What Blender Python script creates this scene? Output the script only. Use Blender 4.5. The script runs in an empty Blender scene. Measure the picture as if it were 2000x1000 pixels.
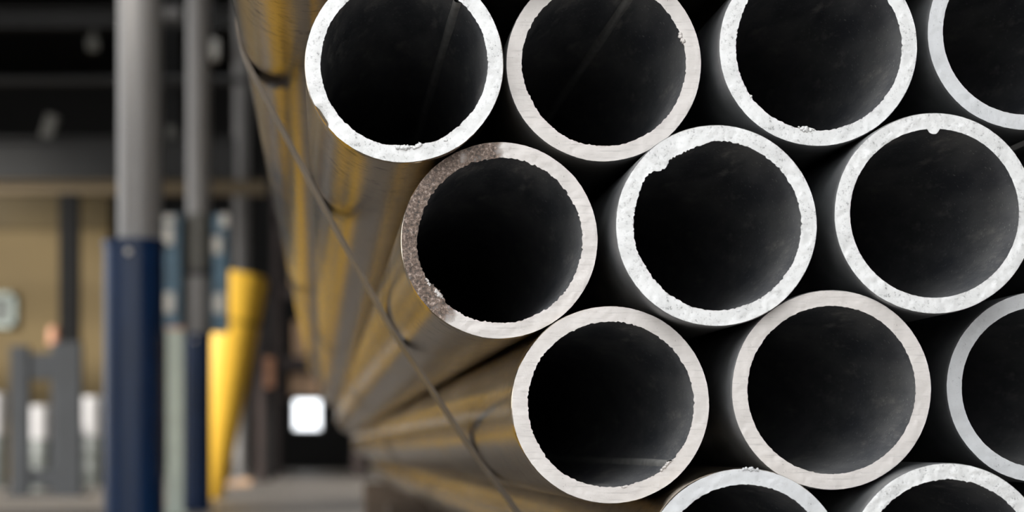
import bpy, bmesh, math, random
from mathutils import Vector, noise

random.seed(7)
scene = bpy.context.scene
col = scene.collection

# ------------------------------------------------------------------ camera
F = 3421.0                  # focal length in pixels of the 2000 x 1000 frame
VX, VY = 635.0, 875.0       # where the camera axis (parallel to the pipes) meets the frame
CAM_H = 0.33                # lens height above the floor
cam_d = bpy.data.cameras.new('camera')
cam = bpy.data.objects.new('camera', cam_d)
col.objects.link(cam)
cam.location = (0, 0, CAM_H)
cam.rotation_euler = (math.pi / 2, 0, 0)
cam_d.sensor_width = 36.0
cam_d.lens = 36.0 * F / 2000.0
cam_d.shift_x = (1000 - VX) / 2000.0
cam_d.shift_y = (VY - 500) / 2000.0
cam_d.clip_start = 0.02
cam_d.clip_end = 200
cam_d.dof.use_dof = True
cam_d.dof.focus_distance = 1.02
cam_d.dof.aperture_fstop = 6.2
scene.camera = cam

# ------------------------------------------------------------------ sky and exposure
world = bpy.data.worlds.new('overcast_sky')
scene.world = world
world.use_nodes = True
bg = world.node_tree.nodes['Background']
bg.inputs['Color'].default_value = (0.97, 0.985, 1.0, 1)
bg.inputs['Strength'].default_value = 1.35
sun_d = bpy.data.lights.new('hazy_sun', 'SUN')
sun_d.energy = 2.9
sun_d.angle = math.radians(5)
sun_d.color = (1.0, 0.96, 0.9)
sun = bpy.data.objects.new('hazy_sun', sun_d)
col.objects.link(sun)
sun.rotation_euler = Vector((0.70, 0.65, -0.36)).to_track_quat('-Z', 'Y').to_euler()
scene.view_settings.view_transform = 'Standard'
scene.view_settings.look = 'None'
scene.view_settings.gamma = 1.0
scene.view_settings.use_curve_mapping = False
scene.view_settings.exposure = 1.22


# ------------------------------------------------------------------ helpers
def at(px, py, d):
    """point on the ray of a pixel of the 2000 x 1000 frame, d metres in front of the lens plane"""
    return Vector(((px - VX) * d / F, d, CAM_H - (py - VY) * d / F))


def px(n, d):
    return n * d / F


def tag(o, label, cat, group=None):
    o['label'] = label
    o['category'] = cat
    if group:
        o['group'] = group
    return o


def structure(o, label=None):
    o['kind'] = 'structure'
    if label:
        o['label'] = label
    return o


def empty(name, loc):
    o = bpy.data.objects.new(name, None)
    o.empty_display_size = 0.05
    o.location = loc
    col.objects.link(o)
    return o


def mesh_obj(name, verts, faces, mats, parent=None, smooth=False, loc=None, mat_idx=None):
    me = bpy.data.meshes.new(name)
    me.from_pydata([tuple(v) for v in verts], [], faces)
    for m in (mats if isinstance(mats, (list, tuple)) else [mats]):
        me.materials.append(m)
    if smooth:
        me.polygons.foreach_set('use_smooth', [True] * len(me.polygons))
    if mat_idx:
        me.polygons.foreach_set('material_index', mat_idx)
    me.update()
    o = bpy.data.objects.new(name, me)
    col.objects.link(o)
    if parent:
        o.parent = parent
    if loc is not None:
        o.location = loc
    return o


def from_bm(name, bm, mat, parent=None, smooth=False, loc=None):
    me = bpy.data.meshes.new(name)
    bmesh.ops.recalc_face_normals(bm, faces=bm.faces[:])
    bm.to_mesh(me)
    bm.free()
    me.materials.append(mat)
    if smooth:
        me.polygons.foreach_set('use_smooth', [True] * len(me.polygons))
    o = bpy.data.objects.new(name, me)
    col.objects.link(o)
    if parent:
        o.parent = parent
    if loc is not None:
        o.location = loc
    return o


def add_box(bm, lo, hi, bevel=0.0, seg=2):
    lo, hi = Vector(lo), Vector(hi)
    r = bmesh.ops.create_cube(bm, size=1.0)
    vs = r['verts']
    c, s = (lo + hi) / 2, hi - lo
    for v in vs:
        v.co = Vector((v.co.x * s.x + c.x, v.co.y * s.y + c.y, v.co.z * s.z + c.z))
    if bevel > 0:
        es = list({e for v in vs for e in v.link_edges})
        bmesh.ops.bevel(bm, geom=es, offset=bevel, segments=seg, affect='EDGES', profile=0.5)


def box(name, lo, hi, mat, parent=None, bevel=0.0, seg=2, loc=None):
    bm = bmesh.new()
    add_box(bm, lo, hi, bevel, seg)
    return from_bm(name, bm, mat, parent, loc=loc)


def lathe(name, prof, mat, parent=None, seg=40, loc=None, axis=None, closed=True):
    """prof: (radius, height) pairs turned about a vertical axis"""
    verts, faces = [], []
    n = len(prof)
    for r, h in prof:
        for k in range(seg):
            a = 2 * math.pi * k / seg
            verts.append((r * math.cos(a), r * math.sin(a), h))
    for i in range(n - 1):
        for k in range(seg):
            k2 = (k + 1) % seg
            faces.append((i * seg + k, i * seg + k2, (i + 1) * seg + k2, (i + 1) * seg + k))
    if closed:
        faces.append(tuple(range(seg - 1, -1, -1)))
        faces.append(tuple((n - 1) * seg + k for k in range(seg)))
    o = mesh_obj(name, verts, faces, mat, parent, smooth=True, loc=loc)
    me = o.data
    for p in me.polygons:
        if len(p.vertices) > 4:
            p.use_smooth = False
    try:
        me.set_sharp_from_angle(angle=math.radians(35))
    except Exception:
        pass
    return o


def prism(name, hw, prof, mat, parent, loc, e=2.6, seg=56):
    """upright tube of rounded square section; prof: (scale, height) pairs"""
    verts, faces = [], []
    for f, h in prof:
        for k in range(seg):
            a = 2 * math.pi * k / seg
            c_, s_ = math.cos(a), math.sin(a)
            rr = hw * f / (abs(c_) ** e + abs(s_) ** e) ** (1 / e)
            verts.append((rr * c_, rr * s_, h))
    for i in range(len(prof) - 1):
        for k in range(seg):
            k2 = (k + 1) % seg
            faces.append((i * seg + k, i * seg + k2, (i + 1) * seg + k2, (i + 1) * seg + k))
    faces.append(tuple(range(seg - 1, -1, -1)))
    faces.append(tuple((len(prof) - 1) * seg + k for k in range(seg)))
    o = mesh_obj(name, verts, faces, mat, parent, True, loc)
    o.data.set_sharp_from_angle(angle=math.radians(40))
    return o


# ------------------------------------------------------------------ materials
def new_mat(name):
    m = bpy.data.materials.new(name)
    m.use_nodes = True
    nt = m.node_tree
    b = nt.nodes['Principled BSDF']
    return m, nt, b


def nd(nt, typ, **kw):
    n = nt.nodes.new(typ)
    for k, v in kw.items():
        if k in n.inputs:
            n.inputs[k].default_value = v
        else:
            setattr(n, k, v)
    return n


def noise_node(nt, scale_vec, scale, detail=4.0, rough=0.6, rot=(0, 0, 0), coord='Object'):
    tc = nd(nt, 'ShaderNodeTexCoord')
    mp = nd(nt, 'ShaderNodeMapping')
    mp.inputs['Scale'].default_value = scale_vec
    mp.inputs['Rotation'].default_value = rot
    nt.links.new(tc.outputs[coord], mp.inputs['Vector'])
    n = nd(nt, 'ShaderNodeTexNoise')
    n.inputs['Scale'].default_value = scale
    n.inputs['Detail'].default_value = detail
    n.inputs['Roughness'].default_value = rough
    nt.links.new(mp.outputs['Vector'], n.inputs['Vector'])
    return n


def ramp(nt, src, stops):
    r = nd(nt, 'ShaderNodeValToRGB')
    e = r.color_ramp.elements
    while len(e) < len(stops):
        e.new(0.5)
    for el, (p, c) in zip(e, stops):
        el.position = p
        el.color = (c[0], c[1], c[2], 1) if isinstance(c, (tuple, list)) else (c, c, c, 1)
    nt.links.new(src, r.inputs['Fac'])
    return r


def mix(nt, fac, a, b):
    m = nd(nt, 'ShaderNodeMix', data_type='RGBA')
    if isinstance(fac, (int, float)):
        m.inputs[0].default_value = fac
    else:
        nt.links.new(fac, m.inputs[0])
    for i, v in ((6, a), (7, b)):
        if isinstance(v, tuple):
            m.inputs[i].default_value = (v[0], v[1], v[2], 1)
        else:
            nt.links.new(v, m.inputs[i])
    return m.outputs[2]


def bump(nt, b, height, strength=0.3, dist=0.001, prev=None):
    bp = nd(nt, 'ShaderNodeBump')
    bp.inputs['Strength'].default_value = strength
    bp.inputs['Distance'].default_value = dist
    nt.links.new(height, bp.inputs['Height'])
    if prev is not None:
        nt.links.new(prev.outputs['Normal'], bp.inputs['Normal'])
    nt.links.new(bp.outputs['Normal'], b.inputs['Normal'])
    return bp


def plain(name, c, rough=0.6, metal=0.0, var=0.18, scale=8.0, bstr=0.0, stretch=(1, 1, 1)):
    m, nt, b = new_mat(name)
    n = noise_node(nt, stretch, scale, 5, 0.6)
    lo = tuple(x * (1 - var) for x in c)
    hi = tuple(min(1, x * (1 + var)) for x in c)
    r = ramp(nt, n.outputs['Fac'], [(0.3, lo), (0.7, hi)])
    nt.links.new(r.outputs['Color'], b.inputs['Base Color'])
    b.inputs['Roughness'].default_value = rough
    b.inputs['Metallic'].default_value = metal
    if bstr:
        n2 = noise_node(nt, stretch, scale * 6, 4, 0.6)
        bump(nt, b, n2.outputs['Fac'], bstr, 0.004)
    return m


def make_outer():
    m, nt, b = new_mat('bare_pipe_steel')
    # fine strokes running round the pipe, and patches of thin oily scale
    st = noise_node(nt, (20, 160, 20), 1.0, 5, 0.65)
    st2 = noise_node(nt, (75, 130, 75), 1.0, 6, 0.72, rot=(0.12, 0, 0.1))
    pa = noise_node(nt, (1, 0.35, 1), 16.0, 5, 0.6)
    c1 = ramp(nt, pa.outputs['Fac'], [(0.35, (0.30, 0.245, 0.18)), (0.62, (0.48, 0.405, 0.305))])
    dk = ramp(nt, st2.outputs['Fac'], [(0.36, 1.0), (0.46, 0.0)])
    cc = mix(nt, dk.outputs['Color'], c1.outputs['Color'], (0.07, 0.055, 0.04))
    nt.links.new(cc, b.inputs['Base Color'])
    b.inputs['Metallic'].default_value = 0.97
    rr = ramp(nt, pa.outputs['Fac'], [(0.3, 0.09), (0.7, 0.20)])
    nt.links.new(rr.outputs['Color'], b.inputs['Roughness'])
    b1 = bump(nt, b, st.outputs['Fac'], 0.10, 0.0004)
    bump(nt, b, st2.outputs['Fac'], 0.30, 0.0007, b1)
    return m


def make_dull():
    m, nt, b = new_mat('dull_dark_pipe_steel')
    pa = noise_node(nt, (1, 0.5, 1), 40.0, 6, 0.65)
    base = ramp(nt, pa.outputs['Fac'], [(0.35, (0.06, 0.064, 0.067)), (0.68, (0.17, 0.175, 0.18))])
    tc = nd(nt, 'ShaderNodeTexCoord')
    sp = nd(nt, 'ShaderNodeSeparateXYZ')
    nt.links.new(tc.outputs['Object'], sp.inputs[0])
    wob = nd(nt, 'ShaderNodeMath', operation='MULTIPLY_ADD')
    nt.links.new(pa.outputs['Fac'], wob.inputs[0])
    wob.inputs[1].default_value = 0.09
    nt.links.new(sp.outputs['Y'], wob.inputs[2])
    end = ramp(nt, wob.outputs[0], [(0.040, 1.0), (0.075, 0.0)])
    cc = mix(nt, end.outputs['Color'], base.outputs['Color'], (0.30, 0.305, 0.31))   # light sheen near the mouth, painted into the end colour
    nt.links.new(cc, b.inputs['Base Color'])
    b.inputs['Metallic'].default_value = 0.35
    b.inputs['Roughness'].default_value = 0.42
    sc_ = noise_node(nt, (60, 300, 60), 1.0, 5, 0.7)
    bump(nt, b, sc_.outputs['Fac'], 0.2, 0.0005)
    return m


def make_inner():
    m, nt, b = new_mat('dark_pipe_bore')
    pa = noise_node(nt, (1, 0.25, 1), 30.0, 6, 0.65)
    base = ramp(nt, pa.outputs['Fac'], [(0.35, (0.075, 0.08, 0.092)), (0.7, (0.25, 0.25, 0.25))])
    sp = noise_node(nt, (1, 1, 1), 520.0, 2, 0.5)
    spk = ramp(nt, sp.outputs['Fac'], [(0.66, 0.0), (0.72, 1.0)])
    cc = mix(nt, spk.outputs['Color'], base.outputs['Color'], (0.4, 0.4, 0.38))
    nt.links.new(cc, b.inputs['Base Color'])
    b.inputs['Metallic'].default_value = 0.0
    b.inputs['Roughness'].default_value = 0.52
    b.inputs['Specular IOR Level'].default_value = 0.45
    sk = noise_node(nt, (70, 16, 70), 1.0, 6, 0.7, rot=(0.5, 0.3, 0.6))
    skr = ramp(nt, sk.outputs['Fac'], [(0.55, 0.0), (0.72, 0.7)])
    cc = mix(nt, skr.outputs['Color'], cc, (0.46, 0.44, 0.41))
    nt.links.new(cc, b.inputs['Base Color'])
    n2 = noise_node(nt, (1, 0.6, 1), 160.0, 4, 0.7)
    bump(nt, b, n2.outputs['Fac'], 0.35, 0.001)
    return m


def make_cut(name, c, pit, strokes, ang, rough=0.5):
    """sawn end: c colour, pit amount of dark pits, strokes saw-mark strength at angle ang"""
    m, nt, b = new_mat(name)
    big = noise_node(nt, (1, 1, 1), 42.0, 5, 0.6)
    c0 = ramp(nt, big.outputs['Fac'], [(0.3, tuple(x * 0.86 for x in c)), (0.68, c)])
    pn = noise_node(nt, (1, 0.2, 1), 420.0, 6, 0.75)
    pk = ramp(nt, pn.outputs['Fac'], [(0.5 - 0.20 + 0.08 * pit, 1.0), (0.5 - 0.13 + 0.09 * pit, 0.0)])
    pm = noise_node(nt, (1, 1, 1), 60.0, 3, 0.5)
    pr = ramp(nt, pm.outputs['Fac'], [(0.42, 0.22), (0.58, 1.0)])
    pk2 = nd(nt, 'ShaderNodeMath', operation='MULTIPLY')
    nt.links.new(pk.outputs['Color'], pk2.inputs[0])
    nt.links.new(pr.outputs['Color'], pk2.inputs[1])
    ph = nd(nt, 'ShaderNodeMath', operation='MULTIPLY')
    nt.links.new(pn.outputs['Fac'], ph.inputs[0])
    nt.links.new(pr.outputs['Color'], ph.inputs[1])
    c1 = mix(nt, pk2.outputs[0], c0.outputs['Color'], tuple(x * 0.42 for x in c))
    sn = noise_node(nt, (55, 55, 900), 1.0, 3, 0.6, rot=(0, ang, 0))
    sk = ramp(nt, sn.outputs['Fac'], [(0.30, 1.0), (0.44, 0.0)])
    ms = nd(nt, 'ShaderNodeMath', operation='MULTIPLY')
    nt.links.new(sk.outputs['Color'], ms.inputs[0])
    ms.inputs[1].default_value = strokes
    c2 = mix(nt, ms.outputs[0], c1, tuple(x * 0.62 for x in c))
    # rust and pitting where the surface carries the wear attribute
    wa = nd(nt, 'ShaderNodeAttribute', attribute_name='wear')
    rn = noise_node(nt, (1, 1, 1), 480.0, 6, 0.75)
    rc = ramp(nt, rn.outputs['Fac'], [(0.38, (0.03, 0.024, 0.020)), (0.53, (0.17, 0.115, 0.085)), (0.66, (0.48, 0.39, 0.34))])
    wm = nd(nt, 'ShaderNodeMath', operation='MULTIPLY_ADD', use_clamp=True)
    wn = noise_node(nt, (1, 1, 1), 120.0, 4, 0.6)
    wsub = nd(nt, 'ShaderNodeMath', operation='SUBTRACT')
    nt.links.new(wn.outputs['Fac'], wsub.inputs[0])
    wsub.inputs[1].default_value = 0.5
    wadd = nd(nt, 'ShaderNodeMath', operation='ADD')
    nt.links.new(wa.outputs['Fac'], wadd.inputs[0])
    nt.links.new(wsub.outputs[0], wadd.inputs[1])
    wr = ramp(nt, wadd.outputs[0], [(0.30, 0.0), (0.60, 1.0)])
    c3 = mix(nt, wr.outputs['Color'], c2, rc.outputs['Color'])
    nt.links.new(c3, b.inputs['Base Color'])
    b.inputs['Roughness'].default_value = rough
    b.inputs['Metallic'].default_value = 0.15
    b1 = bump(nt, b, ph.outputs[0], 0.25 + 0.40 * pit, 0.0010)
    bump(nt, b, sn.outputs['Fac'], 0.25 * strokes, 0.0006, b1)
    return m


M_OUT = make_outer()
M_IN = make_inner()
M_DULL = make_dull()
M_CUT_ROUGH = make_cut('rough_bright_cut', (0.92, 0.92, 0.91), 1.0, 0.15, 0.3)
M_CUT_WARM = make_cut('brushed_warm_cut', (0.76, 0.715, 0.68), 0.25, 0.55, 0.9)
M_CUT_COOL = make_cut('cool_grey_cut', (0.76, 0.77, 0.78), 0.45, 0.1, 0.2, 0.55)
M_SEAM = plain('weld_bead', (0.34, 0.335, 0.32), 0.5, 0.0, 0.3, 90)
M_STRAP = plain('dull_strap_steel', (0.15, 0.125, 0.10), 0.5, 0.6, 0.2, 40)
M_POLE = plain('galvanised_pole', (0.19, 0.180, 0.172), 0.45, 0.1, 0.12, 5, stretch=(1, 1, 0.3))
M_BLUE = plain('navy_paint', (0.003, 0.017, 0.058), 0.26, 0.0, 0.35, 9, stretch=(1, 1, 0.25))
M_BLUE.node_tree.nodes['Principled BSDF'].inputs['Specular IOR Level'].default_value = 0.22
M_BLUE_WORN = plain('worn_blue_paint', (0.07, 0.14, 0.20), 0.5, 0.0, 0.4, 20)
M_PALE = plain('chalky_white_metal', (0.62, 0.60, 0.55), 0.6, 0.0, 0.15, 20)
M_OLIVE = plain('olive_grey_metal', (0.11, 0.105, 0.09), 0.5, 0.1, 0.2, 20)
M_DARK = plain('dark_rubber', (0.022, 0.022, 0.023), 0.6, 0.0, 0.2, 15)
M_YELLOW = plain('safety_yellow', (0.78, 0.46, 0.045), 0.42, 0.0, 0.06, 6)
M_YELLOW_DK = plain('yellow_joint', (0.42, 0.25, 0.02), 0.5, 0.0, 0.1, 6)
M_LANE = plain('yellow_lane_paint', (0.85, 0.50, 0.03), 0.5, 0.0, 0.12, 5)
M_GREENPOST = plain('pale_green_paint', (0.30, 0.345, 0.31), 0.55, 0.0, 0.12, 9)
M_GREYFRAME = plain('blue_grey_frame_paint', (0.024, 0.027, 0.031), 0.75, 0.0, 0.12, 9)
M_BLACKCOL = plain('black_column_paint', (0.006, 0.006, 0.006), 0.7, 0.0, 0.2, 9)
M_BLACKCOL.node_tree.nodes['Principled BSDF'].inputs['Specular IOR Level'].default_value = 0.15
M_BEAM = plain('dark_beam_steel', (0.013, 0.0125, 0.0115), 0.6, 0.1, 0.3, 3)
M_TANBEAM = plain('tan_beam_paint', (0.125, 0.088, 0.042), 0.55, 0.0, 0.2, 4, stretch=(0.3, 1, 1))
M_FLOOR = plain('concrete_floor', (0.22, 0.195, 0.17), 0.55, 0.0, 0.22, 1.2, 0.2)
M_YARD = plain('yard_concrete', (0.14, 0.14, 0.14), 0.8, 0.0, 0.2, 0.8, 0.2)
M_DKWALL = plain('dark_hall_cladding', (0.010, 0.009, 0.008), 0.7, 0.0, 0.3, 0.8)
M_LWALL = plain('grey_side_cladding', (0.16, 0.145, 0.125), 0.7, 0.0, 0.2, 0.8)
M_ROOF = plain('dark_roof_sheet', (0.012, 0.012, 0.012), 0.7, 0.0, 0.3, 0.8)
M_TANWALL = plain('tan_wall_paint', (0.112, 0.076, 0.025), 0.7, 0.0, 0.10, 1.4)
M_YELWALL = plain('mustard_band_shaded', (0.052, 0.032, 0.002), 0.6, 0.0, 0.15, 2)  # mustard paint, darkened to carry the shade of the beam above
M_CARD = plain('cardboard', (0.45, 0.29, 0.18), 0.8, 0.0, 0.12, 7)
M_TAPE = plain('packing_tape', (0.30, 0.18, 0.10), 0.4, 0.0, 0.1, 7)
M_RACK = plain('dark_brown_rack_paint', (0.03, 0.018, 0.015), 0.55, 0.0, 0.3, 5)
M_WHITE = plain('white_plastic', (0.45, 0.44, 0.44), 0.5, 0.0, 0.05, 6)
M_DRUM = plain('grey_green_drum', (0.13, 0.14, 0.13), 0.5, 0.0, 0.1, 6)
M_TIMBER = plain('sawn_timber', (0.07, 0.05, 0.035), 0.85, 0.0, 0.3, 14, 0.3, stretch=(0.15, 1, 1))
M_PEACH = plain('faded_orange_plastic', (0.42, 0.20, 0.11), 0.5, 0.0, 0.1, 6)


def make_glass():
    m, nt, b = new_mat('frosted_pane')
    b.inputs['Base Color'].default_value = (0.95, 0.97, 1, 1)
    b.inputs['Transmission Weight'].default_value = 1.0
    b.inputs['Roughness'].default_value = 0.35
    b.inputs['IOR'].default_value = 1.1
    return m


M_GLASS = make_glass()

# ------------------------------------------------------------------ the hall
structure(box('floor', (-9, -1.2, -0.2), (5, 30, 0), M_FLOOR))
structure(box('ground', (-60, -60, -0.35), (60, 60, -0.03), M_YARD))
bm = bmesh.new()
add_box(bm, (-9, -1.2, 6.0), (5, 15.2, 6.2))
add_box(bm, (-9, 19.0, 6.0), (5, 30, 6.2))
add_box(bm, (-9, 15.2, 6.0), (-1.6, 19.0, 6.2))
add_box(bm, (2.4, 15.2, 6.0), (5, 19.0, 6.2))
structure(from_bm('ceiling', bm, M_ROOF))  # unseen roof, its opening added to bring light onto the rack
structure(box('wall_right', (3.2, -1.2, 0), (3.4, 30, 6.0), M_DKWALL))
structure(box('wall_front_light_block', (1.0, -1.4, 0), (5, -1.2, 6.2), M_DKWALL))  # unseen wall, added to block light from the right
structure(box('trim_2', (-1.35, 1.2, 0.0), (-0.38, 8.1, 0.002), M_LANE))
bm = bmesh.new()
add_box(bm, (-9, -9.0, 0), (-8.8, -2.0, 6.0))
add_box(bm, (-9, 0.7, 0), (-8.8, 2.6, 6.0))
add_box(bm, (-9, 16.4, 0), (-8.8, 30, 6.0))
structure(from_bm('wall_left_sun_mask', bm, M_LWALL))  # unseen, gaps shaped to sun the yellow tube and lane, not the posts

# back wall with a window hole
yb = 27.0
wl, wt = at(571, 772, yb), at(629, 842, yb)
bm = bmesh.new()
add_box(bm, (-9, yb, 0), (wl.x, yb + 0.2, 6))
add_box(bm, (wt.x, yb, 0), (5, yb + 0.2, 6))
add_box(bm, (wl.x, yb, 0), (wt.x, yb + 0.2, wt.z))
add_box(bm, (wl.x, yb, wl.z), (wt.x, yb + 0.2, 6))
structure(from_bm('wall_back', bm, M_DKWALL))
wroot = structure(empty('window_1', ((wl.x + wt.x) / 2, yb, wt.z)))
bm = bmesh.new()
w2, wh = (wt.x - wl.x) / 2, wl.z - wt.z
add_box(bm, (-w2, -0.03, 0), (-w2 + 0.03, 0.05, wh))
add_box(bm, (w2 - 0.03, -0.03, 0), (w2, 0.05, wh))
add_box(bm, (-w2, -0.03, 0), (w2, 0.05, 0.03))
add_box(bm, (-w2, -0.03, wh - 0.03), (w2, 0.05, wh))
from_bm('window_frame', bm, M_PALE, wroot)
box('pane', (-w2 + 0.02, 0.01, 0.02), (w2 - 0.02, 0.016, wh - 0.02), M_GLASS, wroot)

# tan partition wall with a mustard band along its head
yw = 18.0
p0, p1 = at(-700, 400, yw), at(212, 448, yw)
wp = structure(box('wall_partition', (p0.x, yw, 0), (p1.x, yw + 0.15, p0.z + 0.1), M_TANWALL))
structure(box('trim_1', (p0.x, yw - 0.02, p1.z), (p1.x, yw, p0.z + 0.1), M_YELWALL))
# small grey window in the partition
q0, q1 = at(-40, 572, yw), at(32, 640, yw)
wn = structure(empty('window_2', ((q0.x + q1.x) / 2, yw - 0.02, q1.z)))
w2, wh = (q1.x - q0.x) / 2, q0.z - q1.z
bm = bmesh.new()
add_box(bm, (-w2, -0.03, 0), (-w2 + 0.05, 0.02, wh))
add_box(bm, (w2 - 0.05, -0.03, 0), (w2, 0.02, wh))
add_box(bm, (-w2, -0.03, 0), (w2, 0.02, 0.05))
add_box(bm, (-w2, -0.03, wh - 0.05), (w2, 0.02, wh))
from_bm('window_frame', bm, M_GREENPOST, wn)
box('pane', (-w2 + 0.04, -0.005, 0.04), (w2 - 0.04, 0.005, wh - 0.04), M_DRUM, wn)


def beam(name, x0, y0, x1, y1, d, mat, label, cat, flange=True):
    a, b = at(x0, y0, d), at(x1, y1, d)
    h = a.z - b.z
    r = empty(name, (a.x, d, b.z))
    L = b.x - a.x
    if flange:
        t = min(0.03, h * 0.15)
        box('web', (0, 0.06, t), (L, 0.08, h - t), mat, r)
        box('flange', (0, 0, 0), (L, 0.14, t), mat, r, 0.003)
        box('flange', (0, 0, h - t), (L, 0.14, h), mat, r, 0.003)
    tag(r, label, cat)
    return r


beam('roof_beam', -1400, 16, 700, 52, 17.0, M_BEAM, 'dark grey steel beam high up, the uppermost across the hall', 'beam')
beam('crane_beam', -1400, 268, 460, 350, 14.5, M_BEAM, 'deep dark grey steel beam above the tan beam', 'beam')
beam('lintel_beam', -1400, 352, 520, 378, 14.43, M_TANBEAM, 'thin tan painted beam running over the black column', 'beam')
a = at(-1400, 157, 15.0)
b_ = at(480, 157, 15.0)
cd = lathe('conduit', [(0.035, 0), (0.035, b_.x - a.x)], M_BEAM, seg=16, loc=a)
cd.rotation_euler = (0, math.pi / 2, 0)
tag(cd, 'thin grey horizontal conduit hung between the two dark beams', 'conduit')

# black building column
a, b_ = at(118, 378, 14.5), at(155, 378, 14.5)
r = empty('building_column', ((a.x + b_.x) / 2, 14.5, 0))
w = (b_.x - a.x) / 2
zc = at(0, 378, 14.43).z
box('web', (-0.01, -w, 0), (0.01, w, zc), M_BLACKCOL, r)
box('flange', (-w, -w - 0.012, 0), (w, -w, zc), M_BLACKCOL, r, 0.002)
box('flange', (-w, w, 0), (w, w + 0.012, zc), M_BLACKCOL, r, 0.002)
tag(r, 'black steel column standing before the tan wall', 'column')

# grey floor-standing frame
dfr = 12.0
r = empty('machine_stand', at(85, 875, dfr) * 1.0)
r.location.z = 0
x0 = r.location.x


def rel(pxx, pyy, d):
    v = at(pxx, pyy, d)
    return Vector((v.x - x0, v.y - dfr, v.z))


for (l, rr_, tp) in ((22, 58, 676), (108, 160, 668)):
    A, B = rel(l, tp, dfr), rel(rr_, tp, dfr)
    box('upright', (A.x, -0.06, 0.0), (B.x, 0.06, A.z), M_GREYFRAME, r, 0.008)
A, B = rel(58, 690, dfr), rel(108, 742, dfr)
box('rail', (A.x, -0.04, B.z), (B.x, 0.04, A.z), M_GREYFRAME, r, 0.006)
A, B = rel(58, 915, dfr), rel(108, 950, dfr)
box('rail', (A.x, -0.04, B.z), (B.x, 0.04, A.z), M_GREYFRAME, r, 0.006)
A, B = rel(14, 950, dfr), rel(170, 950, dfr)
box('foot_plate', (A.x, -0.16, 0.0), (B.x, 0.16, 0.02), M_GREYFRAME, r, 0.004)
tag(r, 'blue-grey steel stand with two broad uprights in front of the tan wall', 'stand')


def bucket_on_drum(cx, top, mid, bw, dd, d, lab1, lab2):
    c = at(cx, 875, d)
    zt, zm = at(0, top, d).z, at(0, mid, d).z
    dr, br = px(dd, d) / 2, px(bw, d) / 2
    o = lathe('drum', [(dr * 0.97, 0), (dr, 0.01), (dr, zm * 0.32), (dr * 1.04, zm * 0.335), (dr, zm * 0.35), (dr, zm * 0.65),
                       (dr * 1.04, zm * 0.665), (dr, zm * 0.68), (dr, zm - 0.01), (dr * 0.97, zm)], M_DRUM, seg=32, loc=(c.x, d, 0))
    tag(o, lab2, 'drum')
    h = zt - zm
    k = empty('bucket', (c.x, d, zm))
    lathe('body', [(br * 0.86, 0), (br * 0.88, 0.005), (br, h * 0.9)], M_WHITE, k, 32)
    lathe('lid', [(br * 1.04, h * 0.9), (br * 1.04, h * 0.97), (br * 0.98, h)], M_WHITE, k, 32)
    tag(k, lab1, 'bucket')


bucket_on_drum(80, 792, 858, 50, 42, 13.6, 'bright white lidded bucket on a drum inside the blue-grey stand', 'grey-green drum under the bright white bucket')
bucket_on_drum(182, 775, 852, 46, 44, 15.0, 'off-white bucket on a drum between the stand and the blue post', 'grey-green drum between the stand and the blue post')
bucket_on_drum(-6, 768, 850, 40, 42, 14.4, 'white bucket beyond the outer upright of the stand', 'grey-green drum beyond the outer upright of the stand')
c = at(105, 672, 13.2)
o = lathe('warning_light', [(0.05, 0), (0.05, 0.03), (0.045, 0.035), (0.045, 0.10), (0.03, 0.13), (0.004, 0.14)], M_PEACH, seg=24, loc=(c.x, 13.2, c.z))
pole = lathe('pipe', [(0.02, -c.z), (0.02, 0.0)], M_GREYFRAME, o, 12)
pole.name = 'stem'
tag(o, 'small faded orange lamp on a thin stem beside the black column', 'lamp')

# ------------------------------------------------------------------ row of stanchions


def stanchion(cxp, wp, sl, sr, top, d, label, full=True):
    c = at(cxp, 875, d)
    rp = px(wp, d) / 2
    r = empty('stanchion', (c.x, d, 0))
    zt = at(0, top, d).z
    lathe('pole', [(rp, zt * 0.4), (rp, 6.0)], M_POLE, r, 48)
    if full:
        xs0, xs1 = at(sl, 0, d).x - c.x, at(sr, 0, d).x - c.x
        hw = (xs1 - xs0) / 2
        mx = (xs0 + xs1) / 2
        prism('sleeve', hw, [(1.0, 0.012), (1.0, zt - 0.022)], M_BLUE, r, (mx, 0, 0))
        prism('sleeve_lip', hw, [(1.0, zt - 0.022), (1.045, zt - 0.02), (1.045, zt - 0.003), (1.0, zt)], M_BLUE, r, (mx, 0, 0))
        lathe('bolt', [(0.009, 0), (0.009, 0.006), (0.006, 0.009)], M_PALE, r, 12,
              loc=(mx - 0.006, -hw, zt - 0.04)).rotation_euler = (math.pi / 2, 0, 0)
        bm = bmesh.new()
        add_box(bm, (mx - hw * 1.7, -hw * 1.7, 0), (mx + hw * 1.7, hw * 1.7, 0.014), 0.003)
        from_bm('base_plate', bm, M_BLUE, r)
    else:
        lathe('base_collar', [(rp * 1.5, 0), (rp * 1.5, 0.05), (rp * 1.05, 0.09)], M_POLE, r, 40)
    tag(r, label, 'post')
    return r


st1 = stanchion(274, 88, 203, 320, 471, 5.0, 'thick grey pole set in a broad navy blue sleeve')
st2 = stanchion(388, 47, 357, 412, 652, 9.2, 'grey pole with a navy blue sleeve and a blue bracket clamped above it')
st3 = stanchion(471, 31, 0, 0, 900, 16.0, 'slim bare grey pole standing behind the leaning yellow tube', False)

# bracket on the second stanchion
d = 9.2
cx2 = st2.location.x


def lx(p):
    return at(p, 0, d).x - cx2


def lz(p):
    return at(0, p, d).z


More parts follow.
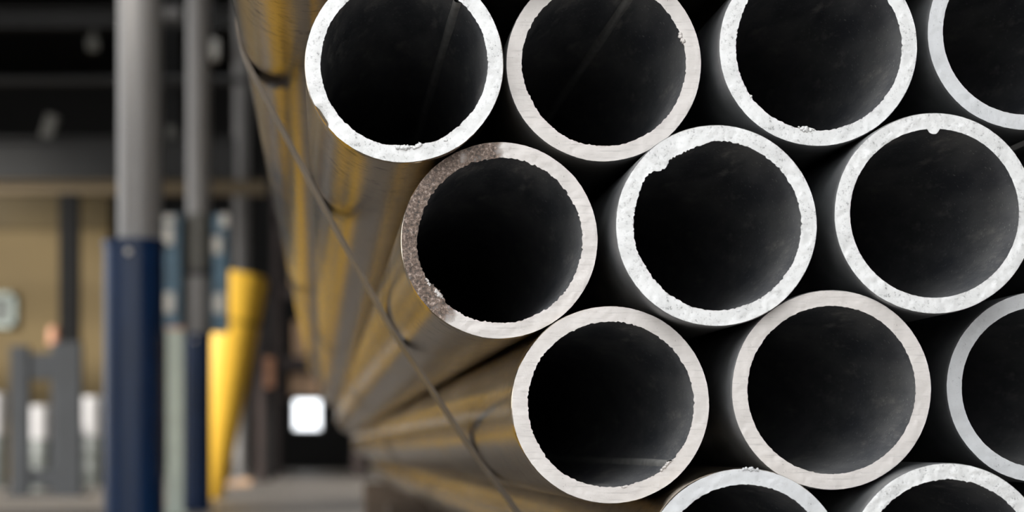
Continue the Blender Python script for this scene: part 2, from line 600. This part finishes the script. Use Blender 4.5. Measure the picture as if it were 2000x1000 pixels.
br = box('bracket', (lx(322), 0.02, lz(648)), (lx(447), 0.05, lz(420)), M_DARK, st2, 0.004)
for (a0, a1) in ((324, 356), (418, 447)):
    box('cheek_plate', (lx(a0), -0.09, lz(650)), (lx(a1), 0.02, lz(422)), M_BLUE_WORN, br, 0.006)
for (a0, a1, b0, b1) in ((322, 342, 446, 482), (324, 344, 574, 614), (418, 436, 466, 500), (420, 441, 576, 614), (322, 345, 424, 440), (432, 448, 422, 448)):
    box('pad', (lx(a0), -0.105, lz(b1)), (lx(a1), -0.088, lz(b0)), M_PALE, br, 0.004)
rp = px(47, d) / 2
lathe('collar', [(rp * 1.03, lz(530)), (rp * 1.03, lz(420))], M_OLIVE, st2, 40)
lathe('clamp_ring', [(rp * 1.12, lz(541)), (rp * 1.16, lz(538)), (rp * 1.16, lz(531)), (rp * 1.12, lz(528))], M_DARK, st2, 40)
lathe('lower_tube', [(rp * 1.16, lz(650)), (rp * 1.16, lz(541))], M_POLE, st2, 40)

# pale green square post
d = 8.6
a, b_ = at(327, 645, d), at(360, 645, d)
w = (b_.x - a.x)
r = empty('square_post', (a.x + w / 2, d, 0))
box('shaft', (-w / 2, -w / 2, 0.01), (w / 2, w / 2, a.z), M_GREENPOST, r, 0.006)
box('foot_plate', (-w * 0.8, -w * 0.7, 0), (w * 0.8, w * 0.7, 0.012), M_GREENPOST, r, 0.002)
box('cap', (-w / 2 - 0.002, -w / 2 - 0.002, a.z), (w / 2 + 0.002, w / 2 + 0.002, a.z + 0.015), M_PEACH, r, 0.003)
tag(r, 'pale green square post between the two navy blue sleeves', 'post')

# leaning yellow tube
d = 11.4
bot, top = at(404, 975, d), at(462, 536, d)
ax = (top - bot)
L = ax.length
r0, r1 = px(60, d) / 2, px(128, d) / 2
r = empty('guard_tube', (bot.x, d, 0))
prof = []
for k in range(25):
    t = k / 24
    rr_ = r0 + (r1 - r0) * (t ** 0.75)
    prof.append((rr_, t * L))
prof[-1] = (r1 * 0.90, L)
prof.insert(-1, (r1 * 0.99, L * 0.965))
q = Vector((0, 0, 1)).rotation_difference(ax.normalized())
sh = lathe('shell', prof, M_YELLOW, r, 48)
sh.rotation_mode = 'QUATERNION'
sh.rotation_quaternion = q
t = (975 - 630) / (975 - 536)
rb = r0 + (r1 - r0) * t ** 0.75
bd = lathe('joint_band', [(rb, t * L - 0.02), (rb * 1.015, t * L - 0.012), (rb * 1.015, t * L + 0.012), (rb, t * L + 0.02)], M_YELLOW_DK, r, 48)
bd.rotation_mode = 'QUATERNION'
bd.rotation_quaternion = q
tag(r, 'bright yellow tapering tube leaning behind the bracketed blue post', 'tube')

# storage rack with cartons far down the aisle
dr = 20.0
xl, xr = at(536, 0, dr).x, at(700, 0, dr).x
r = empty('storage_rack', ((xl + xr) / 2, dr, 0))
c0 = r.location.x
hx = (xr - xl) / 2
for sx in (-1, 1):
    for sy in (0, 0.9):
        box('upright', (sx * hx - 0.06, sy - 0.05, 0), (sx * hx + 0.06, sy + 0.05, 5.0), M_RACK, r, 0.006)
shelf_z = []
for py_ in (772, 697, 560, 420, 280):
    z = at(0, py_, dr).z
    shelf_z.append(z)
    box('shelf_beam', (-hx, -0.05, z - (0.03 if py_ == 772 else 0.14)), (hx, 0.0, z - 0.002), M_RACK, r, 0.004)
    box('shelf_board', (-hx, 0.0, z - 0.03), (hx, 0.9, z), M_RACK, r)
tag(r, 'dark brown storage rack at the end of the aisle beside the pipes', 'rack')


def carton(pl, pr, z0, hpx, d, label):
    a, b_ = at(pl, 0, d), at(pr, 0, d)
    w = b_.x - a.x
    h = px(hpx, d)
    o = empty('carton', ((a.x + b_.x) / 2, d, z0))
    box('box_body', (-w / 2, 0, 0), (w / 2, w * 0.9, h), M_CARD, o, 0.006)
    box('tape', (-w * 0.08, -0.002, h * 0.72), (w * 0.08, 0.0, h), M_TAPE, o)
    tag(o, label, 'carton')
    return o


carton(566, 622, shelf_z[0] + 0.001, 42, 20.05, 'broad brown carton on the lowest shelf of the dark rack')
carton(572, 616, shelf_z[1] + 0.001, 72, 20.05, 'tall brown carton on the second shelf of the dark rack')
carton(566, 600, shelf_z[2], 60, 20.05, 'brown carton on the third shelf of the dark rack')
carton(556, 582, shelf_z[3], 55, 20.05, 'brown carton on the fourth shelf of the dark rack')

# low timber pallet and blocks at the foot of the poles
for (pl, pr, tp, d, lab) in ((438, 468, 938, 15.2, 'short tan timber block lying at the foot of the slim grey pole'),
                             (466, 494, 934, 15.6, 'tan timber offcut right against the slim grey pole')):
    a, b_ = at(pl, tp, d), at(pr, tp, d)
    o = box('timber_block', (0, 0, 0), (b_.x - a.x, 0.12, a.z), M_CARD, None, 0.006, loc=(a.x, d - 0.35, 0))
    tag(o, lab, 'timber')

# darker slim posts between the yellow tube and the rack
for (pl, pr, tp, d, mat, lab) in ((500, 516, 640, 17.1, M_RACK, 'slim dark brown post behind the slim grey pole'),
                               (517, 531, 330, 17.5, M_BLACKCOL, 'tall black post next to the storage rack')):
    a, b_ = at(pl, tp, d), at(pr, tp, d)
    w = b_.x - a.x
    o = empty('rack_post', (a.x + w / 2, d, 0))
    box('shaft', (-w / 2, -w / 2, 0.01), (w / 2, w / 2, a.z), mat, o, 0.004)
    box('foot_plate', (-w * 0.8, -w * 0.8, 0), (w * 0.8, w * 0.8, 0.012), mat, o)
    tag(o, lab, 'post')
a = at(524, 757, 17.4)
o = box('hazard_bag', (-0.06, -0.05, 0), (0.06, 0.0, 0.3), M_PEACH, None, 0.02, 3, loc=(a.x, 17.464, a.z))
tag(o, 'small faded orange pouch hung on the tall black post', 'pouch')

# fittings under the roof
for (cx, cy, wpx, hpx, d, mat, name, lab, cat) in (
        (414, 98, 26, 36, 15.9, M_PALE, 'junction_box', 'small cream junction box near the top of the second pole', 'box'),
        (335, 28, 34, 22, 16.9, M_POLE, 'junction_box', 'grey junction box on the uppermost beam between two poles', 'box'),
        (336, 262, 18, 28, 15.5, M_OLIVE, 'junction_box', 'dull grey junction box on the deep beam between two poles', 'box'),
        (182, 88, 20, 26, 17.07, M_OLIVE, 'hoist_hook_block', 'small dark hoist block hanging under the uppermost beam', 'hoist')):
    a = at(cx, cy + hpx / 2, d)
    w, h = px(wpx, d), px(hpx, d)
    o = empty(name, (a.x, d, a.z))
    box('case', (-w / 2, -0.08, 0), (w / 2, 0.06, h), mat, o, 0.012)
    box('cover', (-w * 0.4, -0.092, h * 0.1), (w * 0.4, -0.08, h * 0.9), mat, o, 0.004)
    if cat == 'hoist':
        lathe('chain', [(0.014, h), (0.014, at(0, 51.5, d).z - a.z + 0.02)], M_OLIVE, o, 10)
    else:
        lathe('cable', [(0.012, h), (0.012, 6.0 - a.z)], M_DARK, o, 10)
    tag(o, lab, cat)
a = at(88, 268, 14.5)
o = box('support_bracket', (-0.05, 0, 0), (0.05, 0.1, 0.20), M_OLIVE, None, 0.01, loc=(a.x, 14.52, a.z))
o.rotation_euler = (0, 0.3, 0)
tag(o, 'small leaning bracket standing on top of the deep dark beam', 'bracket')

# ------------------------------------------------------------------ the pipe bundle
R = 195.0 / F               # outer radius, 57 mm
RI = R * 0.838
LEN = 6.0
# centre and radius of each cut end in the photograph
# name -> (cx, cy, r)
PIPES = {
    'A0': (607, -221, 195), 'A1': (999, -226, 195), 'A2': (1392, -252, 195), 'A3': (1800, -280, 195),
    'B0': (790, 125, 195), 'B1': (1177.5, 122.5, 191.5), 'B2': (1598, 92, 194.5), 'B3': (2003, 62, 193),
    'C0': (975, 468.5, 193), 'C1': (1399, 440.5, 197.5), 'C2': (1825, 416.5, 197), 'C3': (2244, 392, 195),
    'D0': (1192, 790, 194), 'D1': (1622, 764, 196), 'D2': (2036, 757, 188),
    'E0': (1456, 1110, 199), 'E1': (1852, 1103, 199), 'E2': (2262, 1100, 195),
}
pos = {}
for k, (cx, cy, r_) in PIPES.items():
    s = 195.0 / r_
    pos[k] = [(cx - VX) * s, (VY - cy) * s, s]
keys = list(pos)
for it in range(400):       # push apart what would overlap
    for i in range(len(keys)):
        for j in range(i + 1, len(keys)):
            A, B = pos[keys[i]], pos[keys[j]]
            dx, dy = B[0] - A[0], B[1] - A[1]
            dd = math.hypot(dx, dy)
            if dd < 390.4:
                m_ = (390.4 - dd) / 2 / dd
                A[0] -= dx * m_; A[1] -= dy * m_
                B[0] += dx * m_; B[1] += dy * m_

NS = 288


def angdiff(a, b):
    return (a - b + math.pi) % (2 * math.pi) - math.pi


def bumpf(th, feats):
    v = 0.0
    for (deg, wdeg, amp, rag) in feats:
        u = angdiff(th, math.radians(deg)) / math.radians(wdeg)
        if abs(u) < 1:
            e = (1 - u * u) ** 0.5 if rag > 0 else (1 - u * u) ** 2
            v += amp * e * (1 + rag * noise.noise(Vector((th * 40, deg, 0))))
    return v


def make_pipe(key, cutmat, label, seam=None, inner=(), chips=(), wear=None, outer=None, rough=0.00035, edge=0.0006, burrs=()):
    sx, sz, dist = pos[key]
    seed = sum(ord(c) for c in key) * 1.37
    ci = [math.cos(2 * math.pi * k / NS) for k in range(NS)]
    si = [math.sin(2 * math.pi * k / NS) for k in range(NS)]
    rin, rout = [], []
    for k in range(NS):
        th = 2 * math.pi * k / NS
        n1 = noise.fractal(Vector((ci[k] * 3 + seed, si[k] * 3, 1.0)), 1.0, 2.0, 3)
        n2 = noise.fractal(Vector((ci[k] * 26 + seed, si[k] * 26, 5.0)), 0.8, 2.0, 3)
        n3 = noise.fractal(Vector((ci[k] * 2 + seed, si[k] * 2, 9.0)), 1.0, 2.0, 2)
        rin.append(RI - edge * (0.5 * n1 + 0.9 * n2) - bumpf(th, inner))
        rout.append(R - 0.0005 + 0.00025 * n3 + 0.00012 * n2 - bumpf(th, chips))
    # ---- body: outside and bore
    V, Fc, MI = [], [], []

    def ring(fr, y):
        i0 = len(V)
        for k in range(NS):
            rr = fr(k)
            V.append((rr * ci[k], y, rr * si[k]))
        return i0

    def bridge(a, b, mi, flip=False):
        for k in range(NS):
            k2 = (k + 1) % NS
            f = (a + k, a + k2, b + k2, b + k)
            Fc.append(f[::-1] if flip else f)
            MI.append(mi)
    # outside
    prev = ring(lambda k: rout[k], 0.0)
    for i, y in enumerate((0.0008, 0.004, 0.02, 0.12, 0.5, 1.5, 3.0, 4.5, LEN)):
        if y < 0.003:
            cur = ring(lambda k: R - (R - rout[k]) * 0.35, y)
        else:
            cur = ring(lambda k: R, y)
        bridge(prev, cur, 0)
        prev = cur
    oend = prev
    prev = ring(lambda k: rin[k], 0.0)
    for i, y in enumerate((0.002, 0.006, 0.014, 0.05, 0.15, 0.4, 1.0, 2.5, LEN)):
        f = max(0.0, 1 - y / 0.010)
        cur = ring(lambda k: RI + (rin[k] - RI) * f * f, y)
        bridge(prev, cur, 1, True)
        prev = cur
    bridge(oend, prev, 0)
    x, z = sx / F, CAM_H + sz / F
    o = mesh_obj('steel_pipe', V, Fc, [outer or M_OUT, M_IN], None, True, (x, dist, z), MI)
    o.data.set_sharp_from_angle(angle=math.radians(50))
    # ---- sawn end
    V, Fc, W = [], [], []
    NR = 8
    for j in range(NR + 1):
        t = j / NR
        for k in range(NS):
            rr = rin[k] + (rout[k] - rin[k]) * t
            px_, pz_ = rr * ci[k], rr * si[k]
            nn = noise.fractal(Vector((px_ * 260, pz_ * 260, seed)), 0.9, 2.0, 3)
            nl = noise.noise(Vector((px_ * 40, pz_ * 40, seed)))
            e = 1.0 if 0 < j < NR else 0.0
            y = -(rough * (0.9 * nn + 0.6 * nl)) * e - 0.0001
            th = 2 * math.pi * k / NS
            if chips:
                y += 0.9 * bumpf(th, chips) * max(0.0, (t - 0.35) / 0.65)
            V.append((px_, y, pz_))
            w = 0.0
            if wear:
                for (deg, wd, am) in wear:
                    u = abs(angdiff(th, math.radians(deg))) / math.radians(wd)
                    w = max(w, am * min(1.0, max(0.0, (1 - u) * 2.0)))
            W.append(w)
    for j in range(NR):
        for k in range(NS):
            k2 = (k + 1) % NS
            Fc.append((j * NS + k, (j + 1) * NS + k, (j + 1) * NS + k2, j * NS + k2)[::-1])
    cf = mesh_obj('cut_face', V, Fc, cutmat, o, True)
    at_ = cf.data.attributes.new('wear', 'FLOAT', 'POINT')
    at_.data.foreach_set('value', W)
    # make the face look towards the lens
    if cf.data.polygons[0].normal.y > 0:
        cf.data.flip_normals()
    # ---- inner weld bead
    if seam is not None:
        th = math.radians(seam)
        V, Fc = [], []
        ys = [0.0, 0.01, 0.03, 0.06, 0.1, 0.15, 0.2, 0.3, 0.45, 0.7, 1.2, 2.5, LEN - 0.01]
        nseg = 6
        for y in ys:
            for q_ in range(nseg + 1):
                u = q_ / nseg * 2 - 1
                hgt = 0.0022 * (1 - u * u) * (1 + 0.4 * noise.noise(Vector((y * 80, u, seed))))
                an = th + u * 0.060 * (1 + 0.2 * noise.noise(Vector((y * 60, 3, seed))))
                rr = RI + 0.0002 - hgt
                V.append((rr * math.cos(an), y, rr * math.sin(an)))
        for i in range(len(ys) - 1):
            for q_ in range(nseg):
                a0 = i * (nseg + 1) + q_
                Fc.append((a0, a0 + 1, a0 + nseg + 2, a0 + nseg + 1))
        mesh_obj('weld_seam', V, Fc, M_SEAM, o, True)
    # ---- burrs left by the saw
    for (deg, rad, size, n) in burrs:
        bm = bmesh.new()
        th = math.radians(deg)
        rnd = random.Random(int(deg * 10) + n)
        for i in range(n * 3):
            s_ = size * rnd.uniform(0.25, 0.8)
            aa = th + rnd.gauss(0, 0.5) * size * n * 0.45 / rad
            rr = rad + rnd.uniform(-0.4, 0.4) * size
            c_ = Vector((rr * math.cos(aa), -0.0003, rr * math.sin(aa)))
            rs = bmesh.ops.create_icosphere(bm, subdivisions=2, radius=s_)
            for v in rs['verts']:
                nn = noise.noise(v.co * (1.6 / s_) + Vector((i * 3.1, deg, 0)))
                v.co = v.co * (1 + 0.7 * nn)
                v.co.y *= 0.8
                v.co += c_
        from_bm('burr', bm, cutmat, o, True)
    tag(o, label, 'pipe', 'steel pipes in the strapped bundle')
    return o


def pang(key, x, y):
    cx, cy, r_ = PIPES[key]
    return math.degrees(math.atan2(cy - y, x - cx))


P = make_pipe
P('A0', M_CUT_WARM, 'topmost pipe on the slanting strapped side, only its brown flank showing')
P('A1', M_CUT_WARM, 'pipe resting in the hollow above the white-ended corner pipe')
P('A2', M_CUT_WARM, 'pipe of the top row in the hollow beyond the seamed pipe')
P('A3', M_CUT_WARM, 'outer pipe of the top row above the lumpy-ended pipe')
P('B0', M_CUT_ROUGH, 'pipe with the brightest white rough cut end, chipped at its outer edge', seam=50,
  chips=[(pang('B0', 631, 228), 7, 0.0017, 0.25)],
  inner=[(pang('B0', 800, 285), 16, 0.0009, 0.5), (pang('B0', 905, 250), 14, 0.0005, 0.6)], rough=0.0003, edge=0.0005,
  burrs=[(pang('B0', 790, 288), RI, 0.0020, 5), (pang('B0', 820, 285), RI, 0.0016, 4), (pang('B0', 870, 272), RI + 0.002, 0.0010, 4)])
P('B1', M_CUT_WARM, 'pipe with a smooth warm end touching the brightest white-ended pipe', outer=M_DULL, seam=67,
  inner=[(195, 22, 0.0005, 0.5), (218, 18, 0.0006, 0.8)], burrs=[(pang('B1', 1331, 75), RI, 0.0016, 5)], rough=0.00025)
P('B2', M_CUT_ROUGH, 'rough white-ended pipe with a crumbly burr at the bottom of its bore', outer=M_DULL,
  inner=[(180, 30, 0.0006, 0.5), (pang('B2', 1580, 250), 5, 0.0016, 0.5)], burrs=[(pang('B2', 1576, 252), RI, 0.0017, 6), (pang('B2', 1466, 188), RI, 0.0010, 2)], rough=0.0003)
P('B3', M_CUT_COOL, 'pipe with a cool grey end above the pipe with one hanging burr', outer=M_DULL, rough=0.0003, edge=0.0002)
P('C0', M_CUT_WARM, 'pipe whose cut end is partly dark, rusty and pitted',
  wear=[(160, 66, 1.0), (112, 36, 0.66), (208, 42, 0.72)],
  inner=[(150, 40, 0.0008, 0.9), (pang('C0', 850, 572), 9, 0.0022, 0.6), (100, 10, 0.0006, 0.6)], edge=0.0009, rough=0.0004,
  burrs=[(pang('C0', 856, 576), RI - 0.001, 0.0014, 6), (pang('C0', 835, 552), RI, 0.0010, 6)])
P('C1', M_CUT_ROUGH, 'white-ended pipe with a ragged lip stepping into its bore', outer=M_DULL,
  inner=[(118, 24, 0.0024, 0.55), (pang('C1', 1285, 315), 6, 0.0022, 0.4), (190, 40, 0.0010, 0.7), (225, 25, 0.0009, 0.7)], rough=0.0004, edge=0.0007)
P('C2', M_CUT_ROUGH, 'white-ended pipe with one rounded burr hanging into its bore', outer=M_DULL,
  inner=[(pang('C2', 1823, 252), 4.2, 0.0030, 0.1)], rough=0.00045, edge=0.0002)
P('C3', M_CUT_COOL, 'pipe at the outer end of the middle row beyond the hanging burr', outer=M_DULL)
P('D0', M_CUT_WARM, 'brushed-ended pipe with a raised weld seam running along its bore', seam=pang('D0', 1310, 907),
  inner=[(pang('D0', 1210, 955), 30, 0.0006, 0.9), (200, 25, 0.0005, 0.8)], edge=0.0007, rough=0.00025,
  burrs=[(pang('D0', 1300, 905), RI - 0.0005, 0.0012, 6), (pang('D0', 1220, 952), RI, 0.0007, 6)])
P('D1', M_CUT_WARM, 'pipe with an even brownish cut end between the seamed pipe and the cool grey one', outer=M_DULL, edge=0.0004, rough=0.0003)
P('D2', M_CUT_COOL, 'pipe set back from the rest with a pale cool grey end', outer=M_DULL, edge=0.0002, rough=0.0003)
P('E0', M_CUT_COOL, 'bottom-row pipe with a pale grey end under the seamed pipe', edge=0.0005,
  burrs=[(pang('E0', 1466, 912), R - 0.0006, 0.0012, 7)])
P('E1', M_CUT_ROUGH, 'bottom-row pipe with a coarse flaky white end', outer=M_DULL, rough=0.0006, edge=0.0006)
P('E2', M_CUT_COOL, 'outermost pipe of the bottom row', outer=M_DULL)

# steel straps round the bundle
def hull_path(extra):
    pts = sorted((pos[k][0] / F, CAM_H + pos[k][1] / F) for k in keys)

    def half(ps):
        h = []
        for p in ps:
            while len(h) >= 2 and (h[-1][0] - h[-2][0]) * (p[1] - h[-2][1]) - (h[-1][1] - h[-2][1]) * (p[0] - h[-2][0]) <= 0:
                h.pop()
            h.append(p)
        return h
    lo, up = half(pts), half(pts[::-1])
    h = lo[:-1] + up[:-1]                      # counter-clockwise
    path = []
    n = len(h)
    for i in range(n):
        p, c, q_ = Vector(h[i - 1]), Vector(h[i]), Vector(h[(i + 1) % n])
        d0, d1 = (c - p).normalized(), (q_ - c).normalized()
        a0 = math.atan2(-d0.x, d0.y)
        a1 = math.atan2(-d1.x, d1.y)
        a0, a1 = math.atan2(-d0.x, d0.y), math.atan2(-d1.x, d1.y)
        # outward normal of a counter-clockwise edge (dx,dy) is (dy,-dx)
        a0, a1 = math.atan2(-d0.x, d0.y), math.atan2(-d1.x, d1.y)
        while a1 < a0:
            a1 += 2 * math.pi
        m_ = max(2, int((a1 - a0) / 0.06) + 2)
        for s_ in range(m_):
            a = a0 + (a1 - a0) * s_ / (m_ - 1)
            path.append((c.x + (R + extra) * math.cos(a), c.y + (R + extra) * math.sin(a)))
    return path


def strap(y, label, width=0.046, th=0.0016):
    pin, pout = hull_path(0.0003), hull_path(0.0003 + th)
    n = len(pin)
    V, Fc = [], []
    for (pp, yy) in ((pin, -width / 2), (pout, -width / 2), (pout, width / 2), (pin, width / 2)):
        for (x, z) in pp:
            V.append((x, yy, z))
    for j in range(4):
        j2 = (j + 1) % 4
        for i in range(n):
            i2 = (i + 1) % n
            Fc.append((j * n + i, j * n + i2, j2 * n + i2, j2 * n + i))
    bm = bmesh.new()
    vs = [bm.verts.new(v) for v in V]
    for f in Fc:
        bm.faces.new([vs[i] for i in f])
    o = from_bm('steel_strap', bm, M_STRAP, None, False, (0, y, 0))
    tag(o, label, 'strap')
    return o


strap(1.333, 'dull steel strap crossing the pipes close behind their cut ends')
strap(3.1, 'steel strap crossing the pipes midway along the bundle')
strap(5.4, 'steel strap near the far ends of the pipes')

# timber bearers under the bundle
zb = min(CAM_H + pos[k][1] / F - R for k in keys)
for (y, lab) in ((1.75, 'sawn timber bearer under the pipes behind the first strap'),
                 (3.9, 'sawn timber bearer under the middle of the pipes'),
                 (6.3, 'sawn timber bearer under the far end of the pipes')):
    o = box('timber_bearer', (0, 0, 0), (0.80, 0.12, zb), M_TIMBER, None, 0.006, loc=(0.14, y, 0))
    tag(o, lab, 'timber')
